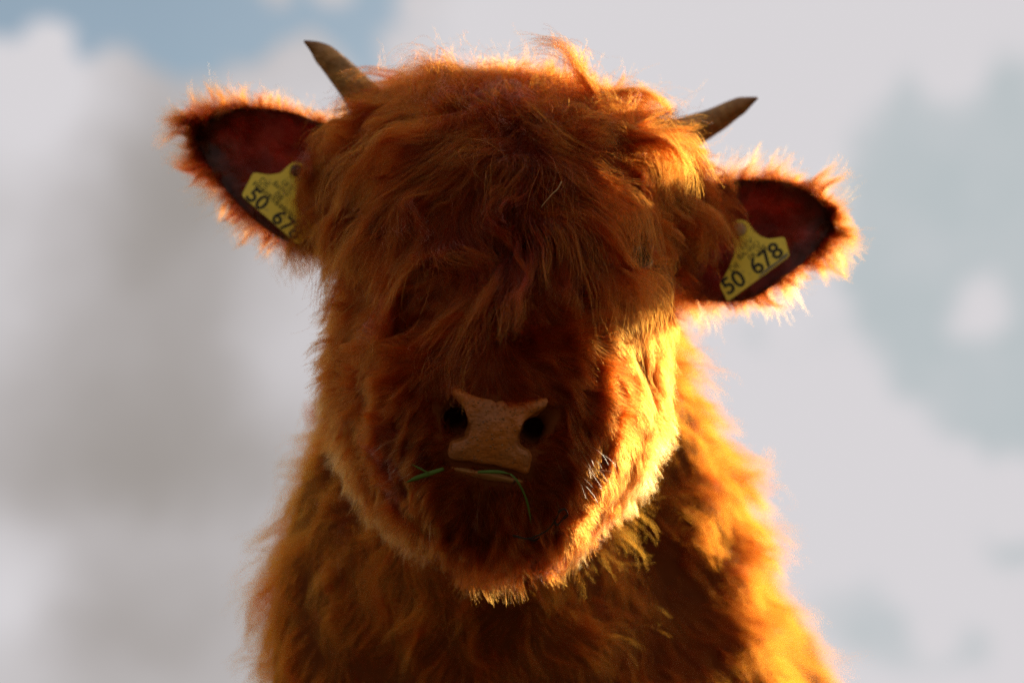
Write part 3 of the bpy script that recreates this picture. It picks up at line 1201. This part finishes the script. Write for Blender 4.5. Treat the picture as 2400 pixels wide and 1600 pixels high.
# ---------------------------------------------------------------- whiskers and chin hair
def whiskers():
    r = np.random.default_rng(15)
    pts = []
    spots = []
    for _ in range(26):
        spots.append((r.uniform(915, 1025), r.uniform(1000, 1085), -1, r.uniform(-.1, .9), r.uniform(.018, .040)))
        spots.append((r.uniform(1290, 1400), r.uniform(1030, 1110), 1, r.uniform(.0, 1.1), r.uniform(.018, .040)))
    for _ in range(50):
        spots.append((r.uniform(1000, 1310), r.uniform(1140, 1190), r.uniform(-.5, .5), 1.0, r.uniform(.016, .038)))
    roots = np.array([P(a, b, muzzle_surf(a, b)) for a, b, *_ in spots])
    nn = grad(head_field, roots)
    sp = np.array(spots)
    comb = dirs(sp[:, 2], sp[:, 3], 0.0)
    p = grow(roots, nn, comb, sp[:, 4], 0.45, K=9, wave=0.15, fine=0.05, grav=0.16, clump=0, sink=0.002, seed=77)
    curves('whisker_hair', p, 0.00013, 0.00004, M['whisker'], calf, 6)


whiskers()


def wisps():
    """fine stray hairs standing off the crown, tufts hanging below the ears"""
    r = np.random.default_rng(91)
    w = np.where(IS_HEAD & (TPY < 420) & (TD > .24), 1.0, 0.0)
    n = 1000
    x, i = sample(w, n, r)
    px, py, d = proj(x)
    comb = dirs((px - 1230) / 300, (py - 420) / 300, 0.2) + r.normal(size=(n, 3)) * 0.5
    p = grow(x, TN[i], comb, r.uniform(.035, .085, n), 0.55, K=14, wave=0.35, wl=0.05, fine=0.05, grav=0.03, bend=0.1, clump=0, seed=92, curl=0.10)
    curves('stray_hair', p, 0.00010, 0.00004, M['forelock'], calf, 8)
    ps = []
    for cx, cy, dd, sx, n in ((728, 560, .33, 42, 420), (1605, 672, .32, 40, 320)):
        root = np.array([P(cx + a, cy + b, dd + c) for a, b, c in zip(r.normal(0, sx, n), r.normal(0, 14, n), r.normal(0, .012, n))])
        comb = np.tile(-UP, (n, 1)) + r.normal(size=(n, 3)) * 0.22
        ps.append(grow(root, np.tile(-FW, (n, 1)), comb, r.uniform(.020, .062, n), 0.05, K=14, wave=0.35, wl=0.035, fine=0.04, grav=0.08, clump=0.7,
                       csize=22, sink=0, seed=int(cx)))
    curves('ear_base_tuft', np.vstack(ps), 0.00012, 0.00004, M['ear_hair'], calf, 9)


wisps()


# ---------------------------------------------------------------- ear tags
def plate(poly, frame, z0, z1):
    """extruded outline; frame maps (x, y, z) of the tag to the world"""
    n = len(poly)
    V = [frame(x, y, z0) for x, y in poly] + [frame(x, y, z1) for x, y in poly]
    Fc = [tuple(range(n))[::-1], tuple(range(n, 2 * n))]
    Fc += [(i, (i + 1) % n, n + (i + 1) % n, n + i) for i in range(n)]
    return V, Fc


def rounded(poly, rr=7):
    out = []
    n = len(poly)
    p = np.asarray(poly, float)
    for i in range(n):
        a, b, c = p[i - 1], p[i], p[(i + 1) % n]
        r1 = min(rr, np.linalg.norm(a - b) * .4, np.linalg.norm(c - b) * .4)
        q0 = b + unit(a - b) * r1
        q1 = b + unit(c - b) * r1
        for t in (0, .33, .66, 1):
            out.append(tuple((1 - t) ** 2 * q0 + 2 * t * (1 - t) * b + t * t * q1))
    return out


def text_mesh(txt, size, bold=0.0):
    cu = bpy.data.curves.new('print', 'FONT')
    cu.body = txt
    cu.size = size
    cu.align_x = 'CENTER'
    cu.align_y = 'CENTER'
    cu.offset = bold
    o = bpy.data.objects.new('print', cu)
    COL.objects.link(o)
    dg = bpy.context.evaluated_depsgraph_get()
    me = o.evaluated_get(dg).to_mesh()
    V = np.array([v.co[:] for v in me.vertices])
    Fc = [tuple(p.vertices) for p in me.polygons]
    o.evaluated_get(dg).to_mesh_clear()
    bpy.data.objects.remove(o)
    bpy.data.curves.remove(cu)
    return V, Fc


def ear_tag(label, o_px, e1_px, depth, tilt, poly, stud, texts, stud_mat, bars=None, grime=None):
    """outline and print in photo-sized units along the tag's own lower edge"""
    D = D0 + depth
    u = D / FPX
    ex2 = np.array([e1_px[0] - o_px[0], -(e1_px[1] - o_px[1])], float)
    ex2 /= np.linalg.norm(ex2)
    ey2 = np.array([-ex2[1], ex2[0]])
    ex = ex2[0] * RT + ex2[1] * UP
    ey = unit(ey2[0] * RT + ey2[1] * UP + tilt * FW)
    ez = np.cross(ex, ey)                    # towards the viewer of the print
    o0 = P(o_px[0], o_px[1], depth)
    frame = lambda x, y, z: o0 + ex * x * u + ey * y * u + ez * z
    root = empty('ear_tag', frame(stud[0], stud[1], 0))
    tag(root, label, 'ear tag', 'ear tags of the calf')
    V, Fc = plate(rounded(poly), frame, -0.0009, 0.0009)
    mesh_obj('plate', V, Fc, M['tag'], root, smooth=False)
    # domed stud through the neck of the tag
    rows, sides = 7, 22
    V, Fc = [], []
    for i in range(rows):
        a = i / (rows - 1) * math.pi / 2
        for k in range(sides):
            b = 2 * math.pi * k / sides
            V.append(frame(stud[0] + stud[2] * math.cos(a) * math.cos(b), stud[1] + stud[2] * math.cos(a) * math.sin(b), 0.0012 + 0.0042 * math.sin(a)))
    for i in range(rows - 1):
        for k in range(sides):
            Fc.append((i * sides + k, i * sides + (k + 1) % sides, (i + 1) * sides + (k + 1) % sides, (i + 1) * sides + k))
    mesh_obj('stud', V, Fc, stud_mat, root)
    V, Fc = [], []
    for i in range(12):
        b = 2 * math.pi * i / 12
        for k in range(36):
            a = 2 * math.pi * k / 36
            rr = stud[2] * 1.28 + 2.6 * math.cos(b)
            V.append(frame(stud[0] + rr * math.cos(a), stud[1] + rr * math.sin(a), 0.001 + 2.6 * u * math.sin(b)))
    for i in range(12):
        for k in range(36):
            Fc.append((i * 36 + k, i * 36 + (k + 1) % 36, ((i + 1) % 12) * 36 + (k + 1) % 36, ((i + 1) % 12) * 36 + k))
    mesh_obj('rim', V, Fc, M['tag'], root)
    for txt, x, y, size, ang, faded in texts:
        V, Fc = text_mesh(txt, size, 0.9 if size > 30 else 0.15)
        ca, sa = math.cos(rad(ang)), math.sin(rad(ang))
        W = [frame(x + v[0] * ca - v[1] * sa, y + v[0] * sa + v[1] * ca, 0.0011) for v in V]
        mesh_obj('printed_text', W, Fc, M['faded_print'] if faded else M['print'], root, smooth=False)
    if bars:
        x0, x1, y0, y1, seed = bars
        r = np.random.default_rng(seed)
        V, Fc = [], []
        x = x0
        while x < x1:
            w = r.choice([1.6, 2.6, 4.2])
            i = len(V)
            V += [frame(x, y0, .0011), frame(x + w, y0, .0011), frame(x + w, y1, .0011), frame(x, y1, .0011)]
            Fc.append((i, i + 1, i + 2, i + 3))
            x += w + r.choice([1.6, 2.4, 3.6])
        mesh_obj('barcode', V, Fc, M['faded_print'], root, smooth=False)
    if grime:
        V, Fc = plate(grime, frame, 0.0009, 0.00115)
        mesh_obj('grime_streak', V, Fc, M['grime'], root, smooth=False)
    return root


ear_tag('yellow ear tag with round pinkish stud, its number 50 678 fully readable', (1705, 707), (1851, 600), .300, .25,
        [(0, 0), (181, 0), (199, 44), (185, 52), (167, 62), (155, 78), (151, 100), (152, 124), (141, 142), (124, 146), (106, 138), (100, 120),
         (97, 104), (80, 80), (45, 60), (9, 43)],
        (125, 122, 16),
        [('50', 38, 27, 57, -3, False), ('678', 133, 27, 57, 2, False), ('DE', 62, 56, 21, 0, True), ('LKV', 118, 84, 19, 0, True),
         ('BA-WÜ', 112, 68, 19, 0, True), ('08 185', 126, 52, 18, 0, True)], M['stud'],
        grime=[(88, 2), (176, 2), (182, 10), (150, 7), (120, 8), (100, 5)])
ear_tag('yellow ear tag with a barcode, half hidden under hanging forelock hair', (566, 458), (672, 550), .306, .25,
        [(0, 0), (175, 0), (192, 56), (120, 64), (100, 78), (86, 100), (82, 125), (72, 145), (55, 152), (40, 145), (34, 128), (32, 101), (15, 80),
         (-16, 60)],
        (57, 131, 15),
        [('50', 34, 17, 52, 0, False), ('678', 126, 17, 52, 0, False), ('DE', 20, 58, 22, 0, True), ('08', 66, 56, 22, 0, True),
         ('LKV', 64, 90, 18, 0, True), ('BaWü', 58, 74, 18, 0, True)], M['dark_stud'], bars=(2, 150, 36, 48, 4))


# ---------------------------------------------------------------- grass in the mouth, root and straw in the fur
def strip(pts, w, mat, name, label, cat, group=None, lift=0.006):
    """a folded blade along a path"""
    c = spline([P(x, y, muzzle_surf(x, y) - lift - e) for x, y, e in pts], 16)
    tan = unit(np.gradient(c, axis=0))
    side = unit(np.cross(tan, FW))
    V, Fc = [], []
    for i in range(16):
        t = i / 15
        ww = w * (0.75 + 0.25 * math.sin(math.pi * t)) * (1.0 if t < 0.7 else max(0.12, 1 - (t - 0.7) / 0.32))
        V += [c[i] - side[i] * ww, c[i] + FW * ww * 0.5, c[i] + side[i] * ww, c[i] + FW * (ww * 0.5 + 0.0004)]
    for i in range(15):
        for k in range(4):
            a, b = i * 4 + k, i * 4 + (k + 1) % 4
            Fc.append((a, b, b + 4, a + 4))
    Fc += [(3, 2, 1, 0), (60, 61, 62, 63)]
    o = mesh_obj(name, V, Fc, mat)
    return tag(o, label, cat, group)


GR = 'grass blades in the mouth of the calf'
strip([(1040, 1098, -.003), (1010, 1108, .010), (975, 1120, .020), (950, 1131, .026)], .0020, M['blade'], 'grass_blade',
      'thick green grass blade poking out of the mouth corner past the whiskers', 'grass blade', GR)
strip([(1008, 1109, .011), (985, 1098, .021), (962, 1086, .026)], .0007, M['blade'], 'grass_blade',
      'thin grass stalk forking upward from the thick blade at the mouth corner', 'grass blade', GR)
strip([(1120, 1106, .001), (1150, 1105, .003), (1175, 1106, .003), (1196, 1110, .002)], .0015, M['blade'], 'grass_blade',
      'short green grass blade lying flat along the lower lip', 'grass blade', GR)
strip([(1196, 1110, .003), (1215, 1130, .008), (1235, 1175, .010), (1246, 1233, .012)], .0009, M['blade'], 'grass_blade',
      'long thin grass blade hanging from the lip down over the chin', 'grass blade', GR)


def fibre(paths, mat, name, label, cat, r0=0.0007):
    V, Fc = [], []
    for pts in paths:
        c = spline([P(x, y, muzzle_surf(x, y) - e) for x, y, e in pts], 14)
        v, f = tube(c, np.linspace(r0, r0 * 0.45, 14), 5)
        k = len(V)
        V += list(v)
        Fc += [tuple(i + k for i in q) for q in f]
    return tag(mesh_obj(name, V, Fc, mat), label, cat)


fibre([[(1202, 1254, .028), (1235, 1262, .032), (1262, 1254, .034), (1285, 1240, .035), (1302, 1218, .036), (1312, 1196, .036)],
       [(1300, 1222, .036), (1306, 1230, .037), (1318, 1216, .037), (1328, 1205, .037)],
       [(1308, 1200, .036), (1322, 1192, .037), (1331, 1206, .037), (1322, 1216, .037)],
       [(1240, 1262, .032), (1252, 1266, .034), (1266, 1258, .035)]],
      M['twig'], 'dry_rootlet', 'dark twisted dry rootlet caught in the fur under the chin', 'rootlet', 0.0011)
fibre([[(1316, 426, .046), (1306, 444, .047), (1293, 456, .048), (1268, 486, .047)]], M['straw'], 'straw_wisp',
      'pale wisp of dry straw caught in the forelock', 'straw', 0.0008)
